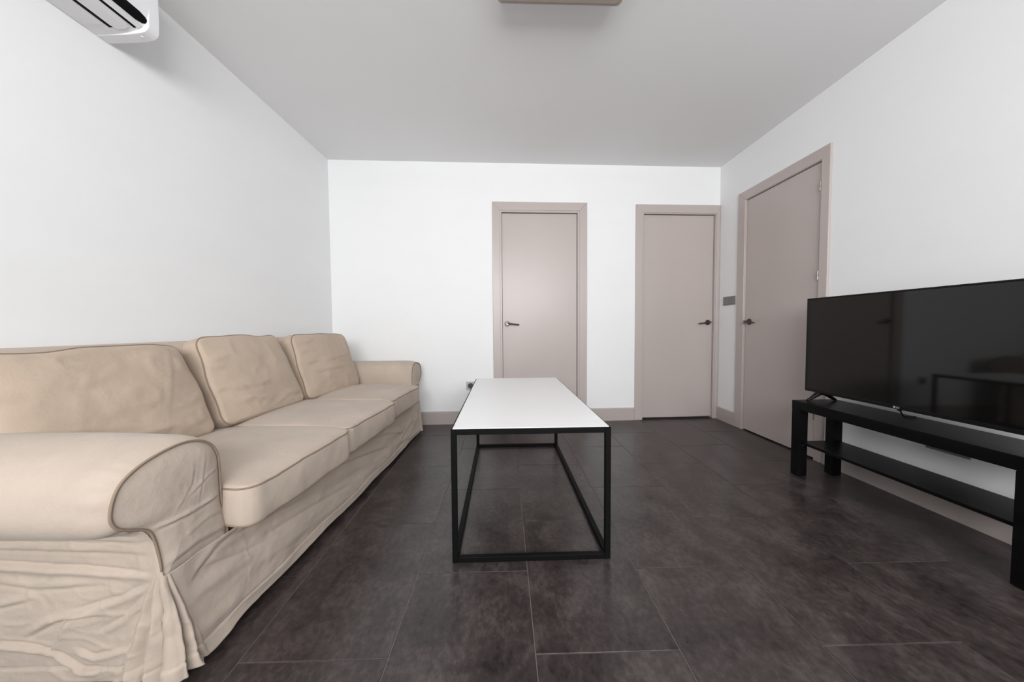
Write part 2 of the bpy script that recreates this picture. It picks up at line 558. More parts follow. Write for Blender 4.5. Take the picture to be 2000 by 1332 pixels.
# ================================================================== coffee table
t = empty('coffee_table', (0.0955, 1.883, 0), 0.0075)
tag(t, 'low rectangular coffee table with white top and thin black metal frame', 'table')
hw, hl, th, q = 0.305, 0.628, 0.517, 0.021
for sx in (-1, 1):
    for sy_ in (-1, 1):
        x0, y0 = sx * hw, sy_ * hl
        box('leg', min(x0, x0 - sx * q), max(x0, x0 - sx * q), min(y0, y0 - sy_ * q), max(y0, y0 - sy_ * q), 0.0, th - q, M_BLACKM, t, bevel=0.0012, seg=1)
for sx in (-1, 1):
    xa, xb = sorted((sx * hw, sx * (hw - q)))
    box('top_rail', xa, xb, -hl, hl, th - q, th, M_BLACKM, t, bevel=0.0012, seg=1)
    box('bottom_rail', xa, xb, -hl + q, hl - q, 0.001, q, M_BLACKM, t, bevel=0.0012, seg=1)
for s_ in (-1, 1):
    ya, yb = sorted((s_ * hl, s_ * (hl - q)))
    box('top_rail', -hw + q, hw - q, ya, yb, th - q, th, M_BLACKM, t, bevel=0.0012, seg=1)
    box('bottom_rail', -hw + q, hw - q, ya, yb, 0.001, q, M_BLACKM, t, bevel=0.0012, seg=1)
box('tabletop', -hw + 0.007, hw - 0.007, -hl + 0.004, hl - 0.006, th + 0.0002, th + 0.0035, M_TABLE, t, bevel=0.0008, seg=1)

# ================================================================== TV bench
b = empty('tv_bench', (1.869, 1.503, 0), 0.006)
tag(b, 'narrow black television bench with four square legs and a low shelf', 'bench')
bw, bl, bh, lq = 0.1325, 0.469, 0.452, 0.053
box('bench_top', -bw, bw, -bl, bl, bh - 0.051, bh, M_BENCH, b, bevel=0.0015, seg=2)
for sx in (-1, 1):
    for s_ in (-1, 1):
        xa, xb = sorted((sx * (bw - 0.0005), sx * (bw - lq)))
        ya, yb = sorted((s_ * (bl - 0.0005), s_ * (bl - lq)))
        lg = box('leg', xa, xb, ya, yb, 0.004, bh - 0.0515, M_BENCH, b, bevel=0.0015, seg=2)
        cylinder('foot_pad', 0.012, ((xa + xb) / 2, (ya + yb) / 2, 0.0), ((xa + xb) / 2, (ya + yb) / 2, 0.004), M_SHADOWP, lg, n=16)
sh = box('shelf', -bw + 0.017, bw - 0.012, -bl + lq - 0.012, bl - lq + 0.012, 0.198, 0.213, M_BENCH, b, bevel=0.001, seg=1)
for s_ in (-1, 1):
    for sx in (-1, 1):
        cylinder('shelf_peg', 0.004, (sx * (bw - 0.026), s_ * (bl - lq - 0.004), 0.192), (sx * (bw - 0.026), s_ * (bl - lq + 0.008), 0.192), M_STEEL, sh, n=12)

# ================================================================== television
tv = empty('television', (1.8485, 1.528, 0.4522), -0.001)
tag(tv, 'large flat black television switched off on the bench', 'television')
tw, t0, t1 = 0.486, 0.049, 0.609
prism('back_case', [(-tw + 0.004, t0 + 0.004), (tw - 0.004, t0 + 0.004), (tw - 0.004, t1 - 0.004), (-tw + 0.004, t1 - 0.004)], 0.012, 0.030, M_TVB, tv, bevel=0.004, axis='x')
prism('electronics_hump', [(-0.34, t0 + 0.012), (0.34, t0 + 0.012), (0.30, t0 + 0.30), (-0.30, t0 + 0.30)], 0.030, 0.075, M_TVB, tv, bevel=0.01, axis='x')
bz = 0.0085
for nm, yy, zz in (('bezel', (-tw, tw), (t1 - bz, t1)), ('bezel', (-tw, tw), (t0, t0 + 0.017)),
                   ('bezel', (-tw, -tw + bz), (t0 + 0.017, t1 - bz)), ('bezel', (tw - bz, tw), (t0 + 0.017, t1 - bz))):
    box(nm, 0.0, 0.012, yy[0], yy[1], zz[0], zz[1], M_TVB, tv, bevel=0.0012, seg=1)
box('screen', 0.0022, 0.011, -tw + bz - 0.001, tw - bz + 0.001, t0 + 0.016, t1 - bz + 0.001, M_SCREEN, tv)
# logo on the chin: a round mark and two letters
cylinder('logo', 0.0042, (-0.0006, 0.010, t0 + 0.0085), (0.0002, 0.010, t0 + 0.0085), M_LOGO, tv, n=20)
fc = bpy.data.curves.new('logo', 'FONT'); fc.body = 'LG'; fc.size = 0.0115; fc.extrude = 0.0002
fo = bpy.data.objects.new('logo', fc); COL.objects.link(fo)
dg = bpy.context.evaluated_depsgraph_get()
me = bpy.data.meshes.new_from_object(fo.evaluated_get(dg))
bpy.data.objects.remove(fo)
lg = link('logo', me, M_LOGO, tv)
lg.rotation_euler = (math.radians(90), 0, math.radians(-90))
lg.location = (-0.0005, 0.003, t0 + 0.0045)
box('remote_sensor', 0.002, 0.012, -0.014, 0.002, t0 - 0.007, t0, M_TVB, tv, bevel=0.002)
tube('power_cable', [(0.05, 0.040, t0 + 0.02), (0.052, 0.038, t0 - 0.008), (0.062, 0.030, 0.022), (0.066, 0.028, 0.010), (0.075, 0.028, 0.0045), (0.128, 0.026, 0.0045)], 0.003, M_TVB, tv, n=8)
for yy in (0.402, -0.446):
    ft = tube('stand_foot', [(-0.062, yy, 0.005), (-0.045, yy, 0.011), (-0.015, yy, 0.030), (0.008, yy, 0.046), (0.028, yy, 0.050), (0.050, yy, 0.044), (0.080, yy, 0.024), (0.105, yy, 0.008), (0.116, yy, 0.005)],
              0.008, M_TVB, tv, n=10, radii=[0.005, 0.0085, 0.012, 0.0150, 0.0160, 0.0140, 0.011, 0.0080, 0.005], flat=1.0)
    box('stand_mount', 0.010, 0.040, yy - 0.012, yy + 0.012, 0.04, t0 + 0.03, M_TVB, ft, bevel=0.003)

# ================================================================== wall fittings
def switch_plate(name, fr, u, z, w, hgt, label, cat, kind, pm=None):
    pm = pm or M_PLATE
    e = empty(name, mat=fr @ Matrix.Translation((u, 0, z)))
    tag(e, label, cat)
    box('plate', -w / 2, w / 2, 0.0, 0.009, -hgt / 2, hgt / 2, pm, e, bevel=0.003, seg=3)
    n = max(1, round(w / 0.08))
    for i in range(n):
        cx = -w / 2 + w * (i + 0.5) / n
        if kind == 'rocker':
            box('rocker', cx - 0.029, cx + 0.029, 0.009, 0.0125, -0.027, 0.027, M_PLATE, e, bevel=0.0015)
        else:
            s = cylinder('socket', 0.026, (cx, 0.009, 0), (cx, 0.0105, 0), M_PLATE2, e, n=28)
            for dx in (-0.0095, 0.0095):
                cylinder('contact_hole', 0.003, (cx + dx, 0.0105, 0), (cx + dx, 0.0110, 0), M_SHADOWP, s, n=12)
    return e
switch_plate('light_switch', FR, 3.047, 1.130, 0.156, 0.078, 'grey double light switch between the corner door and the right wall door', 'switch', 'rocker')
switch_plate('wall_socket', FR, 1.50, 0.337, 0.158, 0.080, 'grey double wall socket behind the television bench', 'socket', 'socket')
switch_plate('wall_socket', FB, 0.318, 0.357, 0.080, 0.080, 'small pale grey wall socket low beside the coffee table edge', 'socket', 'socket', M_PLATE3)

# ceiling lamp (switched off), only its far edge shows
def rrect(w, l, r, n=8):
    out = []
    for cx, cy_, a0_ in ((w / 2 - r, l / 2 - r, 0), (-w / 2 + r, l / 2 - r, 90), (-w / 2 + r, -l / 2 + r, 180), (w / 2 - r, -l / 2 + r, 270)):
        for k in range(n + 1):
            a = math.radians(a0_ + 90 * k / n)
            out.append((cx + r * math.cos(a), cy_ + r * math.sin(a)))
    return out
cl = empty('ceiling_lamp', (0.262, 1.285, H), 0.01)
tag(cl, 'shallow brown ceiling lamp, switched off', 'lamp')
prism('mounting_plate', rrect(0.50, 0.50, 0.03), -0.015, 0.0, M_PLASTIC, cl, axis='z')
prism('shade', rrect(0.555, 0.56, 0.022), -0.060, -0.012, M_LAMP, cl, axis='z', bevel=0.004)
prism('diffuser', rrect(0.53, 0.53, 0.018), -0.064, -0.059, M_LAMPD, cl, axis='z', bevel=0.003)

# ================================================================== air conditioner
# local frame on the left wall: x towards the camera, y out of the wall
acu = (YB - 1.452) * math.hypot(1, TL)
ac = empty('air_conditioner', mat=FL @ Matrix.Translation((acu, 0, 2.066)))
tag(ac, 'white split air conditioner high on the left wall', 'air conditioner')
prof = [(0.0, 0.0), (0.06, 0.001), (0.105, 0.004), (0.140, 0.010), (0.170, 0.019), (0.192, 0.032), (0.205, 0.050), (0.211, 0.075),
        (0.213, 0.11), (0.213, 0.21), (0.209, 0.245), (0.198, 0.268), (0.178, 0.280), (0.15, 0.284), (0.0, 0.284)]
prism('casing', prof, 0.0, 0.86, M_PLASTIC, ac, bevel=0.004, seg=3, axis='x')
def on_prof(s):
    acc = 0
    for (a, b_), (c, d_) in zip(prof[:9], prof[1:10]):
        l = math.hypot(c - a, d_ - b_)
        if acc + l >= s:
            t_ = (s - acc) / l
            n_ = (d_ - b_, -(c - a))
            nl = math.hypot(*n_)
            return (a + t_ * (c - a), b_ + t_ * (d_ - b_)), (n_[0] / nl, n_[1] / nl)
        acc += l
def ac_strip(name, s0, s1, x0, x1, lift, mat, r=0.0, n=8):
    """a strip lying on the curved underside, from arc length s0 to s1, with an optional rounded end"""
    bm = bmesh.new()
    rows = []
    for k in range(n + 1):
        s = s0 + (s1 - s0) * k / n
        (a, b_), (nx, nz) = on_prof(s)
        w = abs(2 * k / n - 1)
        xs = x0 + r * (1 - math.sqrt(max(0.0, 1 - w ** 2.4)))
        rows.append([bm.verts.new((xx, a + nx * lf, b_ + nz * lf)) for lf in (-0.002, lift) for xx in (xs, x1)])
    for k in range(n):
        A, B = rows[k], rows[k + 1]
        for f in ((0, 1), (2, 3)):
            bm.faces.new((A[f[0]], A[f[1]], B[f[1]], B[f[0]]))
        bm.faces.new((A[0], A[2], B[2], B[0])); bm.faces.new((A[1], A[3], B[3], B[1]))
    for k in (0, n):
        A = rows[k]
        bm.faces.new((A[0], A[1], A[3], A[2]))
    return bm_obj(name, bm, mat, ac, smooth=False)
ac_strip('bottom_panel', 0.004, 0.087, 0.085, 0.86, 0.0012, M_PLASTIC)
ac_strip('air_slot', 0.089, 0.103, 0.070, 0.80, 0.0014, M_SHADOWP)
ac_strip('flap', 0.104, 0.164, 0.058, 0.80, 0.0030, M_PLASTIC, r=0.02)
ac_strip('air_slot', 0.1655, 0.174, 0.050, 0.80, 0.0014, M_SHADOWP)
ac_strip('flap', 0.175, 0.194, 0.046, 0.80, 0.0030, M_PLASTIC)
ac_strip('air_outlet', 0.197, 0.232, 0.040, 0.80, 0.0016, M_SHADOWP, r=0.03)
cap = [(0.0, -0.001), (0.06, -0.0005), (0.12, 0.001), (0.165, 0.005), (0.190, 0.010), (0.203, 0.018), (0.210, 0.032), (0.2122, 0.075), (0.2126, 0.11), (0.2126, 0.209), (0.2086, 0.2445), (0.1976, 0.2675), (0.1776, 0.2795), (0.15, 0.2835), (0.0, 0.2835)]
prism('end_cap', cap, -0.002, 0.040, M_PLASTIC, ac, bevel=0.003, seg=3, axis='x')
cylinder('screw_cap', 0.005, (0.022, 0.165, 0.0060), (0.022, 0.1648, 0.0030), M_PLASTIC, ac, n=14)

# ================================================================== sofa
A_ = 0.041
sofa = empty('sofa', (-0.83, 0.84, 0), -A_)
tag(sofa, 'long beige slipcovered three-seat sofa with rolled arms', 'sofa')
YC = 2.02      # mirror constant: far arm y = YC - near arm y

# ---- arm section in (y, z)
ARM = [(0.146, 0.285), (0.145, 0.33), (0.137, 0.375), (0.131, 0.41), (0.130, 0.454), (0.129, 0.508), (0.127, 0.535), (0.118, 0.562), (0.103, 0.582), (0.080, 0.597),
       (0.052, 0.606), (0.019, 0.609), (-0.02, 0.604), (-0.056, 0.595), (-0.085, 0.582), (-0.106, 0.566), (-0.118, 0.546), (-0.125, 0.523),
       (-0.127, 0.499), (-0.119, 0.478), (-0.100, 0.462), (-0.074, 0.447), (-0.055, 0.430), (-0.045, 0.402), (-0.038, 0.365), (-0.034, 0.325), (-0.033, 0.285)]
def resample(P, n, closed=False):
    P = np.array(P, float)
    # Catmull-Rom densify
    Q = np.vstack([2 * P[0] - P[1], P, 2 * P[-1] - P[-2]])
    out = []
    for i in range(1, len(Q) - 2):
        for t in np.linspace(0, 1, 12, endpoint=False):
            a, b, c, d = Q[i - 1], Q[i], Q[i + 1], Q[i + 2]
            out.append(0.5 * ((2 * b) + (c - a) * t + (2 * a - 5 * b + 4 * c - d) * t * t + (-a + 3 * b - 3 * c + d) * t ** 3))
    out.append(P[-1])
    out = np.array(out)
    s = np.r_[0, np.cumsum(np.hypot(*np.diff(out, axis=0).T))]
    g = np.linspace(0, s[-1], n)
    return np.c_[np.interp(g, s, out[:, 0]), np.interp(g, s, out[:, 1])]
SEC = resample(ARM, 150)
tg = np.gradient(SEC, axis=0)
NRM = np.c_[tg[:, 1], -tg[:, 0]]
NRM /= np.hypot(NRM[:, 0], NRM[:, 1])[:, None]      # outward: section runs inner side -> top -> outer side
cen = np.array([0.04, 0.45])
if ((SEC[75] - cen) * NRM[75]).sum() < 0:
    NRM = -NRM

def make_arm(far):
    sg = (lambda y: YC - y) if far else (lambda y: y)
    seed = 50 if far else 20
    xs = np.r_[0.0, -0.004, -0.010, -0.018, -0.03, -0.045, -0.06, np.linspace(-0.08, -0.76, 44)]
    V = []
    arc = np.linspace(0, 1, len(SEC))
    for x in xs:
        d = -x
        sw = 0.019 * (1 - math.exp(-d / 0.022))                 # swells behind the piped front edge
        off = sw * np.clip(np.minimum(arc / 0.25, (0.86 - arc) / 0.1), 0.0, 1)
        off = off + 0.0035 * fbm(arc * 5, x * 2.2 + 0 * arc, seed) * min(1, d / 0.05)
        gather = 0.0028 * np.sin(arc * 150 + 3 * np.sin(arc * 31)) * np.exp(-((d - 0.02) / 0.022) ** 2) * np.clip((arc - 0.55) / 0.1, 0, 1) * np.clip((0.84 - arc) / 0.05, 0, 1)
        off = off + gather
        y = SEC[:, 0] + NRM[:, 0] * off
        z = SEC[:, 1] + NRM[:, 1] * off
        for a, b in zip(y, z):
            V.append((x, sg(a), b))
    n = len(SEC)
    F = []
    for i in range(len(xs) - 1):
        for k in range(n - 1):
            f = (i * n + k, i * n + k + 1, (i + 1) * n + k + 1, (i + 1) * n + k)
            F.append(f if far else f[::-1])
        f = (i * n + n - 1, i * n, (i + 1) * n, (i + 1) * n + n - 1)
        F.append(f if far else f[::-1])
    bk = tuple((len(xs) - 1) * n + k for k in range(n))
    F.append(bk if far else bk[::-1])
    arm = mesh_np('arm', V, F, M_FAB, sofa)
    # upholstered front panel, rings towards the middle
    c = np.array([0.045, 0.463])
    ring = np.vstack([SEC, np.linspace(SEC[-1], SEC[0], 34)[1:-1]])
    m = len(ring)
    rs = np.linspace(1, 0, 40)[:-1]
    V, F = [], []
    CR = [([(-0.052, 0.428), (0.03, 0.424), (0.125, 0.428)], 0.0038, 0.007),
          ([(-0.03, 0.325), (0.05, 0.335), (0.14, 0.322)], 0.003, 0.012),
          ([(0.055, 0.44), (0.075, 0.52), (0.085, 0.565)], 0.0010, 0.006),
          ([(0.03, 0.47), (0.09, 0.50), (0.125, 0.505)], 0.0014, 0.006),
          ([(0.00, 0.45), (0.04, 0.50), (0.05, 0.55)], 0.0009, 0.006),
          ([(0.02, 0.37), (0.08, 0.385), (0.135, 0.375)], 0.0012, 0.008)]
    for r in rs:
        P = c + (ring - c) * r
        bulge = 0.015 * (1 - r ** 4) + 0.001
        w = creases(P[:, 0], P[:, 1], CR) + 0.0009 * fbm(P[:, 0] * 26, P[:, 1] * 18, seed + 4)
        w = w * min(1, (1 - r) * 10)
        for (a, b), q_ in zip(P, w):
            V.append((bulge + q_ - 0.002, sg(a), b))
    V.append((0.015, sg(c[0]), c[1]))
    for i in range(len(rs) - 1):
        for k in range(m):
            f = (i * m + k, i * m + (k + 1) % m, (i + 1) * m + (k + 1) % m, (i + 1) * m + k)
            F.append(f[::-1] if far else f)
    last = (len(rs) - 1) * m
    for k in range(m):
        f = (last + k, last + (k + 1) % m, len(V) - 1)
        F.append(f[::-1] if far else f)
    pan = mesh_np('arm_front_panel', V, F, M_FAB, arm)
    cut = SEC[2:-6]
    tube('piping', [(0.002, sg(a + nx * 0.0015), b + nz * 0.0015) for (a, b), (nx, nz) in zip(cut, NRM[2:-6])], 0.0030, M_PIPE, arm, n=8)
make_arm(False)
make_arm(True)

# ---- cushions: u, v are the big face, w the thin axis
def cushion(name, hu, hv, hw_, corner, edge, crown_top, crown_bot, wrinkle, place, mat, step=0.013, pipe=(1, -1), pr=0.0030, shape=None):
    def axis(h, r, st):
        n = max(4, int(round((2 * h - 2 * r) / st)))
        rr = np.array([0, 0.25, 0.5, 0.75]) * r
        return np.r_[-h + rr, np.linspace(-h + r, h - r, n + 1), (h - rr)[::-1]]
    U, V_, W_ = axis(hu, edge, step), axis(hv, edge, step), axis(hw_, edge, 0.02)
    idx, P = {}, []
    def vid(i, j, k):
        key = (i, j, k)
        if key not in idx:
            idx[key] = len(P)
            P.append((U[i], V_[j], W_[k]))
        return idx[key]
    F = []
    a, b, c = len(U) - 1, len(V_) - 1, len(W_) - 1
    for i in range(a):
        for j in range(b):
            F.append((vid(i, j, c), vid(i + 1, j, c), vid(i + 1, j + 1, c), vid(i, j + 1, c)))
            F.append((vid(i, j, 0), vid(i, j + 1, 0), vid(i + 1, j + 1, 0), vid(i + 1, j, 0)))
    for i in range(a):
        for k in range(c):
            F.append((vid(i, 0, k), vid(i + 1, 0, k), vid(i + 1, 0, k + 1), vid(i, 0, k + 1)))
            F.append((vid(i, b, k), vid(i, b, k + 1), vid(i + 1, b, k + 1), vid(i + 1, b, k)))
    for j in range(b):
        for k in range(c):
            F.append((vid(0, j, k), vid(0, j, k + 1), vid(0, j + 1, k + 1), vid(0, j + 1, k)))
            F.append((vid(a, j, k), vid(a, j + 1, k), vid(a, j + 1, k + 1), vid(a, j, k + 1)))
    h = np.array([hu, hv, hw_])
    def deform(Q, wr=True):
        Q = np.asarray(Q, float).copy()
        # rounded corners in the big plane
        au, av = np.abs(Q[:, 0]), np.abs(Q[:, 1])
        uu = np.clip((au - (hu - corner)) / corner, 0, 1); vv = np.clip((av - (hv - corner)) / corner, 0, 1)
        m = (uu > 0) & (vv > 0)
        nu = uu * np.sqrt(1 - vv * vv / 2); nv = vv * np.sqrt(1 - uu * uu / 2)
        Q[:, 0] = np.where(m, np.sign(Q[:, 0]) * (hu - corner + nu * corner), Q[:, 0])
        Q[:, 1] = np.where(m, np.sign(Q[:, 1]) * (hv - corner + nv * corner), Q[:, 1])
        # crown and side swell
        fu = np.clip(1 - (Q[:, 0] / hu) ** 2, 0, 1); fv = np.clip(1 - (Q[:, 1] / hv) ** 2, 0, 1)
        cr = (fu * fv) ** 0.6
        wn = Q[:, 2] / hw_
        top = np.clip(wn, 0, 1); bot = np.clip(-wn, 0, 1)
        if wr:
            wv = wrinkle(Q[:, 0], Q[:, 1], wn)
        else:
            wv = 0
        sw = 0.005 * (1 - wn ** 2)
        Q[:, 0] += sw * np.sign(Q[:, 0]) * np.clip((np.abs(Q[:, 0]) / hu - 0.8) / 0.2, 0, 1)
        Q[:, 1] += sw * np.sign(Q[:, 1]) * np.clip((np.abs(Q[:, 1]) / hv - 0.8) / 0.2, 0, 1)
        Q[:, 2] += crown_top * cr * top - crown_bot * cr * bot + wv
        if shape is not None:
            Q = shape(Q)
        return Q
    P = np.array(P)
    inner = np.clip(P, -(h - edge), h - edge)
    dlt = P - inner
    ln = np.linalg.norm(dlt, axis=1)
    ln[ln == 0] = 1
    Pr = inner + dlt / ln[:, None] * edge
    Vd = deform(Pr)
    Vw = np.array([tuple(place @ Vector(q_)) for q_ in Vd])
    o = mesh_np(name, Vw, F, mat, sofa)
    # piping along the seams
    for s in pipe:
        e2, e3 = edge * 0.90, edge * 0.55
        loop = []
        lu, lv = hu - edge + e2, hv - edge + e2
        n1, n2 = 60, 60
        for (p0, p1, n) in (((-lu, -lv), (lu, -lv), n1), ((lu, -lv), (lu, lv), n2), ((lu, lv), (-lu, lv), n1), ((-lu, lv), (-lu, -lv), n2)):
            for t_ in np.linspace(0, 1, n, endpoint=False):
                loop.append((p0[0] + (p1[0] - p0[0]) * t_, p0[1] + (p1[1] - p0[1]) * t_, s * (hw_ - edge + e3)))
        lp = deform(np.array(loop))
        lp = (np.roll(lp, 1, 0) + 2 * lp + np.roll(lp, -1, 0)) / 4
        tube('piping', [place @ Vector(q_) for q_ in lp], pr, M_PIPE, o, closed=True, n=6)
    return o

# seat cushions: u = depth (x), v = width (y), w = up
seat_y = (0.4335, 1.0105, 1.5875)
for i, yc in enumerate(seat_y):
    def wr(u, v, w, i=i):
        f = np.clip((np.abs(w) - 0.3) / 0.5, 0, 1)
        a = 0.0035 * fbm(u * 4 + i * 9, v * 4, 70 + i)
        side = 0.004 * ridge(u * 4 + 2, v * 9 + 3 * i, 90 + i) * np.clip((u - 0.22) / 0.1, 0, 1)
        return f * (a + 0.6 * side) * np.sign(w)
    fx = (0.089, 0.083, 0.066)[i]
    def shp(Q, i=i):
        Q[:, 2] -= 0.012 * np.clip((Q[:, 0] - 0.20) / 0.14, 0, 1) ** 2          # nose drops a little
        nose = np.clip((Q[:, 0] - 0.25) / 0.07, 0, 1)
        Q[:, 0] += nose * 0.004 * fbm(Q[:, 1] * 9 + i, Q[:, 2] * 9, 33 + i)
        return Q
    hu = 0.33
    pl = Matrix.Translation((fx - hu, yc, 0.3835)) @ Matrix.Rotation(-0.034, 4, 'Z')
    cushion('seat_cushion', hu, 0.286, 0.0615, 0.050, 0.014, 0.028, 0.004, wr, pl, M_FAB, shape=shp)

# back cushions: u = width (y), v = up, w = forward (x)
def back_cushion(i, yc, bx, zb, lean, turn, hu, hv, cr, stain, taper=0.05):
    cl_ = [
        [([(-0.24, 0.19), (-0.12, 0.17), (0.02, 0.16), (0.15, 0.19)], 0.004, 0.014), ([(-0.20, -0.17), (0.0, -0.145), (0.13, -0.14)], 0.008, 0.016),
         ([(0.23, 0.20), (0.16, 0.06), (0.08, -0.10)], 0.0035, 0.010), ([(0.28, -0.02), (0.2, -0.05), (0.12, -0.06)], 0.005, 0.012), ([(-0.08, 0.02), (0.02, -0.03), (0.10, -0.05)], 0.003, 0.012),
         ([(0.28, -0.12), (0.2, -0.13), (0.08, -0.16)], 0.004, 0.012), ([(-0.18, 0.10), (-0.08, 0.06), (-0.02, 0.08)], 0.003, 0.010)],
        [([(-0.28, 0.10), (-0.22, 0.09), (-0.15, 0.10)], 0.006, 0.010), ([(-0.28, 0.05), (-0.18, 0.05)], 0.006, 0.010), ([(-0.28, -0.05), (-0.10, -0.07), (0.05, -0.06)], 0.005, 0.013),
         ([(-0.27, -0.12), (-0.12, -0.13), (0.02, -0.16)], 0.005, 0.013), ([(0.05, -0.18), (0.15, -0.15), (0.27, -0.16)], 0.005, 0.014), ([(-0.26, -0.01), (-0.12, 0.0)], 0.004, 0.010)],
        [([(-0.28, 0.14), (-0.2, 0.15), (-0.10, 0.17)], 0.006, 0.011), ([(-0.28, 0.03), (-0.1, 0.01), (0.06, 0.02)], 0.006, 0.012), ([(-0.27, -0.04), (-0.05, -0.05), (0.1, -0.04)], 0.004, 0.012),
         ([(0.0, 0.04), (0.12, 0.03), (0.27, 0.05)], 0.004, 0.012), ([(-0.26, 0.09), (-0.15, 0.10)], 0.006, 0.009)]][i]
    def wr(u, v, w):
        f = np.clip(w, 0, 1)
        edge_w = np.clip(1.02 - np.maximum(np.abs(u) / hu, np.abs(v) / hv), 0, 0.12) / 0.12
        return f * edge_w * (1.35 * creases(u, v, [(q_, a_, 0.75 * w_) for q_, a_, w_ in cl_]) + 0.0055 * fbm(u * 5 + 3 * i, v * 7, 130 + i) + 0.0035 * (ridge(u * 5 + i, v * 9, 150 + i) - 0.2) + 0.0016 * (ridge(u * 11 + i, v * 17, 155 + i) - 0.2))
    def shp(Q):
        # soft sag: lower half plumper, top edge slightly wavy, corners eased
        lo_ = np.clip(-Q[:, 1] / hv, -1, 1)
        Q[:, 0] *= 1 - taper * (Q[:, 1] / hv + 1) / 2
        Q[:, 2] += 0.014 * lo_ * np.clip(Q[:, 2] / 0.05, 0, 1)
        Q[:, 1] += 0.010 * np.clip(Q[:, 1] / hv, 0, 1) ** 3 * (vnoise(Q[:, 0] * 7 + 5 * i, 0 * Q[:, 0], 160 + i) - 0.5 * (1 - (Q[:, 0] / hu) ** 2))
        Q[:, 0] += 0.008 * vnoise(Q[:, 1] * 9, 0 * Q[:, 1] + i, 170) * np.clip(np.abs(Q[:, 0]) / hu - 0.6, 0, 0.4) / 0.4
        return Q
    # columns: u -> +y, v -> up, w -> +x
    base = Matrix(((0, 0, 1, 0), (1, 0, 0, 0), (0, 1, 0, 0), (0, 0, 0, 1)))
    pl = Matrix.Translation((bx, yc, zb)) @ Matrix.Rotation(turn, 4, 'Z') @ Matrix.Rotation(-lean, 4, 'Y') @ Matrix.Translation((0, 0, hv)) @ base
    cushion('back_cushion', hu, hv, 0.070, 0.055, 0.018, cr, 0.01, wr, pl, M_FABS if stain else M_FABB, shape=shp, pr=0.0032)
back_cushion(0, 0.322, -0.522, 0.432, math.radians(18), 0.00, 0.302, 0.207, 0.046, True)
back_cushion(1, 0.938, -0.522, 0.436, math.radians(18), -0.03, 0.276, 0.219, 0.046, False, taper=0.10)
back_cushion(2, 1.545, -0.497, 0.436, math.radians(13), -0.11, 0.284, 0.212, 0.046, False, taper=0.04)

# backrest frame under its cover
def bwr(u, v, w):
    return 0.003 * fbm(u * 3, v * 5, 200) * np.clip(w, 0, 1)
pl = Matrix.Translation((-0.712, 1.01, 0.57)) @ Matrix.Rotation(math.radians(-3), 4, 'Y') @ Matrix(((0, 0, 1, 0), (1, 0, 0, 0), (0, 1, 0, 0), (0, 0, 0, 1)))
cushion('backrest', 1.02, 0.272, 0.062, 0.07, 0.045, 0.004, 0.0, bwr, pl, M_FAB, step=0.03, pipe=())

# plinth box under the seats and its short legs
box('seat_base', -0.74, -0.035, 0.0, YC, 0.06, 0.296, M_FAB, sofa, bevel=0.01)
for x in (-0.68, -0.10):
    for y in (0.06, YC - 0.06):
        cylinder('leg', 0.022, (x, y, 0.0), (x, y, 0.061), M_UNDER, sofa, n=16)

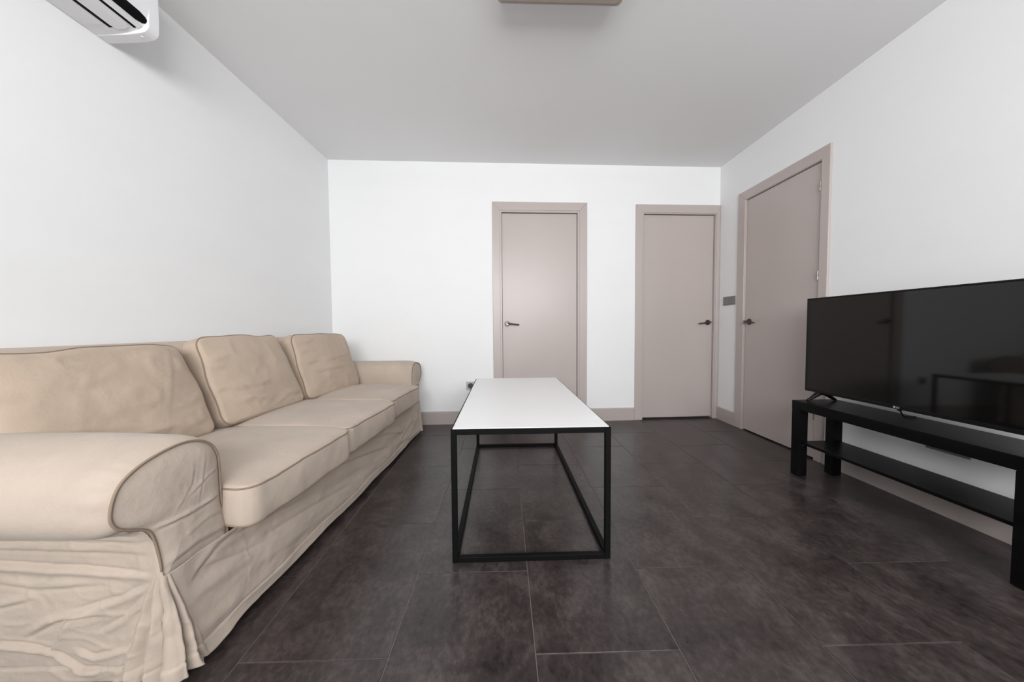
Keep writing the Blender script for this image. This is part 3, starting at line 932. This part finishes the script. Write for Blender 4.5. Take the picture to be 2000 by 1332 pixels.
# ---- skirt: one cloth strip around near side, front and far side
def make_skirt():
    rc = 0.009
    ys, yf = -0.036, YC + 0.036          # near and far outer planes
    xf = 0.004                           # front plane
    xb = -0.77
    l1 = -xb + xf - rc
    la = rc * math.pi / 2
    l2 = (yf - ys) - 2 * rc
    s1 = np.linspace(0, l1 - 0.20, 130, endpoint=False)
    s1b = np.r_[np.linspace(l1 - 0.20, l1 - 0.012, 100, endpoint=False), np.linspace(l1 - 0.012, l1 + la + 0.012, 40, endpoint=False), np.linspace(l1 + la + 0.012, l1 + la + 0.20, 100, endpoint=False)]
    s2 = np.linspace(l1 + la + 0.20, l1 + la + l2 - 0.15, 330, endpoint=False)
    s2b = np.linspace(l1 + la + l2 - 0.15, l1 + 2 * la + l2 + 0.15, 110, endpoint=False)
    s3 = np.linspace(l1 + 2 * la + l2 + 0.15, 2 * l1 + 2 * la + l2, 30)
    S = np.r_[s1, s1b, s2, s2b, s3]
    bx_, by_, nx, ny = [np.zeros(len(S)) for _ in range(4)]
    for i, s in enumerate(S):
        if s < l1:
            bx_[i], by_[i], nx[i], ny[i] = xb + s, ys, 0, -1
        elif s < l1 + la:
            a = (s - l1) / rc
            nx[i], ny[i] = math.sin(a), -math.cos(a)
            bx_[i], by_[i] = xf - rc + rc * nx[i], ys + rc + rc * ny[i]
        elif s < l1 + la + l2:
            bx_[i], by_[i], nx[i], ny[i] = xf, ys + rc + (s - l1 - la), 1, 0
        elif s < l1 + 2 * la + l2:
            a = (s - l1 - la - l2) / rc
            nx[i], ny[i] = math.cos(a), math.sin(a)
            bx_[i], by_[i] = xf - rc + rc * nx[i], yf - rc + rc * ny[i]
        else:
            bx_[i], by_[i], nx[i], ny[i] = xf - rc - (s - l1 - 2 * la - l2), yf, 0, 1
    rows = 96
    hh = np.linspace(0, 1, rows)
    c1, c2 = l1 + la / 2, l1 + la + l2 + la / 2
    # the side cover rises to the roll of the arm, the front one ends under the seat cushions
    def ss(x):
        x = np.clip(x, 0, 1)
        return x * x * (3 - 2 * x)
    ztop = 0.306 + 0.130 * (1 - ss((S - (l1 - 0.002)) / 0.012)) + 0.130 * ss((S - (l1 + 2 * la + l2 - 0.010)) / 0.012)
    SS, HH = np.meshgrid(S, hh, indexing='ij')
    ZT = ztop[:, None]
    hemz = 0.026 + 0.008 * vnoise(S * 4.3, 0 * S, 5) + 0.012 * vnoise(S * 9.0, 0 * S, 6) * np.exp(-((S - c1) / 0.5) ** 2)
    hemz = np.clip(hemz, 0.006, 0.05)
    Z = ZT + (hemz[:, None] - ZT) * HH
    X0 = bx_[:, None] + 0 * HH
    drop = np.clip((0.31 - Z) / 0.29, 0, 1)             # 0 at the gathering point, 1 at the hem
    near = (SS < c1)
    off = np.zeros_like(SS)
    # overall hang
    sidefl = -0.012 * drop
    frontfl = 0.006 + 0.016 * drop ** 1.3
    wf = ss((SS - (c1 - 0.05)) / 0.1) * (1 - ss((SS - (c2 - 0.05)) / 0.1))
    off += sidefl * (1 - wf) + frontfl * wf
    # gathers fanning out of a point on each front corner
    for cc, k, amp, ph, sd, lo_w, hi_w in ((c1, 2.7, 0.019, 0.30, 1, 0.150, 0.085), (c2, 2.6, 0.014, 1.1, 2, 0.060, 0.09)):
        ds = SS - cc
        wd = np.where(ds < 0, 0.014 + (lo_w - 0.014) * drop ** 0.85, 0.014 + (hi_w - 0.014) * drop ** 0.85)
        phi = ds / wd
        win = np.clip(1 - phi ** 2, 0, 1)
        wob = 0.45 * vnoise(drop * 2.6 + 3 * sd, phi * 1.2, 30 + sd) + 0.16 * vnoise(drop * 7, phi * 2.5, 31 + sd)
        ang = k * np.where(phi < 0, phi, 0.62 * phi) + ph + 0.8 * wob
        tri = np.abs(2 * (ang - np.floor(ang)) - 1)             # folded cloth: flanks with soft crests
        pleat = 1 - 2 * tri ** 1.35
        off += win ** 0.6 * drop ** 0.75 * (amp * pleat + 0.010)
        off += win * drop * (0.0030 * fbm(phi * 2.5, drop * 5, 40 + sd, 2) + 0.0040 * (ridge(phi * 1.9 + 0.3, drop * 3.4, 44 + sd) - 0.2))
    # creases of the near side, in (x, z)
    CS = [([(-0.77, 0.408), (-0.396, 0.405), (-0.207, 0.404), (-0.037, 0.399)], 0.0040, 0.0095),
          ([(-0.77, 0.385), (-0.398, 0.379), (-0.033, 0.368)], 0.0032, 0.0095),
          ([(-0.008, 0.314), (-0.212, 0.328), (-0.401, 0.338), (-0.76, 0.352)], 0.0060, 0.0109),
          ([(-0.337, 0.154), (-0.277, 0.187), (-0.232, 0.200), (-0.143, 0.207)], 0.0060, 0.0102),
          ([(-0.52, 0.205), (-0.409, 0.225), (-0.331, 0.245)], 0.0040, 0.0095),
          ([(-0.295, 0.113), (-0.352, 0.125), (-0.416, 0.130), (-0.55, 0.12)], 0.0064, 0.0088),
          ([(-0.17, 0.066), (-0.215, 0.063), (-0.295, 0.113)], 0.0056, 0.0088),
          ([(-0.116, 0.116), (-0.181, 0.099), (-0.224, 0.116)], 0.0040, 0.0088),
          ([(-0.024, 0.291), (-0.102, 0.252), (-0.166, 0.233), (-0.26, 0.20)], 0.0040, 0.0109),
          ([(-0.03, 0.27), (-0.10, 0.20), (-0.17, 0.16)], 0.0032, 0.0095),
          ([(-0.24, 0.20), (-0.27, 0.15), (-0.295, 0.113)], 0.0032, 0.0082),
          ([(-0.43, 0.29), (-0.30, 0.275), (-0.15, 0.285)], 0.0028, 0.0109)]
    wside = (1 - ss((SS - (c1 - 0.06)) / 0.06))
    off += wside * (1.45 * creases(X0, Z, CS) + 0.0022 * fbm(X0 * 6, Z * 13, 60, 4) + 0.0020 * (ridge(X0 * 7 + 0.7, Z * 12, 61) - 0.2) + 0.0010 * (ridge(X0 * 15 + 0.7, Z * 22, 63) - 0.2))
    # long slanting folds of the front, in (y, z)
    Y0 = by_[:, None] + 0 * HH
    wfr = ss((SS - (c1 + 0.03)) / 0.08) * (1 - ss((SS - (c2 - 0.1)) / 0.08))
    sl = Z + 0.13 * Y0
    off += wfr * (0.007 * vnoise(Y0 * 1.7, sl * 16, 80) + 0.005 * vnoise(Y0 * 3.3, sl * 27, 81) + 0.0028 * fbm(Y0 * 9, Z * 13, 82))
    CF = [([(0.02, 0.245), (0.10, 0.285), (0.20, 0.300)], 0.0035, 0.014), ([(0.12, 0.295), (0.30, 0.262), (0.52, 0.225)], 0.004, 0.014),
          ([(0.195, 0.235), (0.200, 0.16), (0.192, 0.09)], 0.0012, 0.0035),
          ([(0.25, 0.215), (0.50, 0.180), (0.85, 0.120)], 0.004, 0.015),
          ([(0.65, 0.270), (0.95, 0.215), (1.30, 0.140)], 0.0045, 0.016), ([(1.10, 0.265), (1.40, 0.20), (1.60, 0.13)], 0.004, 0.016),
          ([(1.45, 0.07), (1.75, 0.15), (1.98, 0.26)], 0.006, 0.018), ([(1.68, 0.06), (1.88, 0.13), (2.02, 0.22)], 0.006, 0.015), ([(0.06, 0.26), (0.16, 0.225), (0.30, 0.19)], 0.003, 0.012)]
    off += wfr * creases(Y0, Z, CF)
    # hem band: doubled cloth with a stitched edge
    hz = Z - hemz[:, None]
    off += 0.0022 * (1 - ss((hz - 0.034) / 0.004)) - 0.0018 * np.exp(-((hz - 0.040) / 0.003) ** 2)
    # stay outside the box behind
    top_w = ss((Z - 0.31) / 0.05)
    Xf = X0 + nx[:, None] * off
    Yf = Y0 + ny[:, None] * off
    # lean the near and far side covers in under the roll of the arm
    lean_in = np.interp(Z, [0.0, 0.30, 0.36, 0.40, 0.425, 0.436], [0.0, 0.0, 0.003, 0.008, 0.018, 0.026])
    Yf = Yf - ny[:, None] * 0 + ny[:, None] * lean_in * np.abs(ny[:, None]) ** 2
    n, m = SS.shape
    V = np.c_[Xf.ravel(), Yf.ravel(), Z.ravel()]
    F = [(i * m + k, i * m + k + 1, (i + 1) * m + k + 1, (i + 1) * m + k) for i in range(n - 1) for k in range(m - 1)]
    o = mesh_np('skirt', V, F, M_FAB, sofa)
    md = o.modifiers.new('cloth_thickness', 'SOLIDIFY')
    md.thickness = 0.0022
    md.offset = 0
    return o
make_skirt()
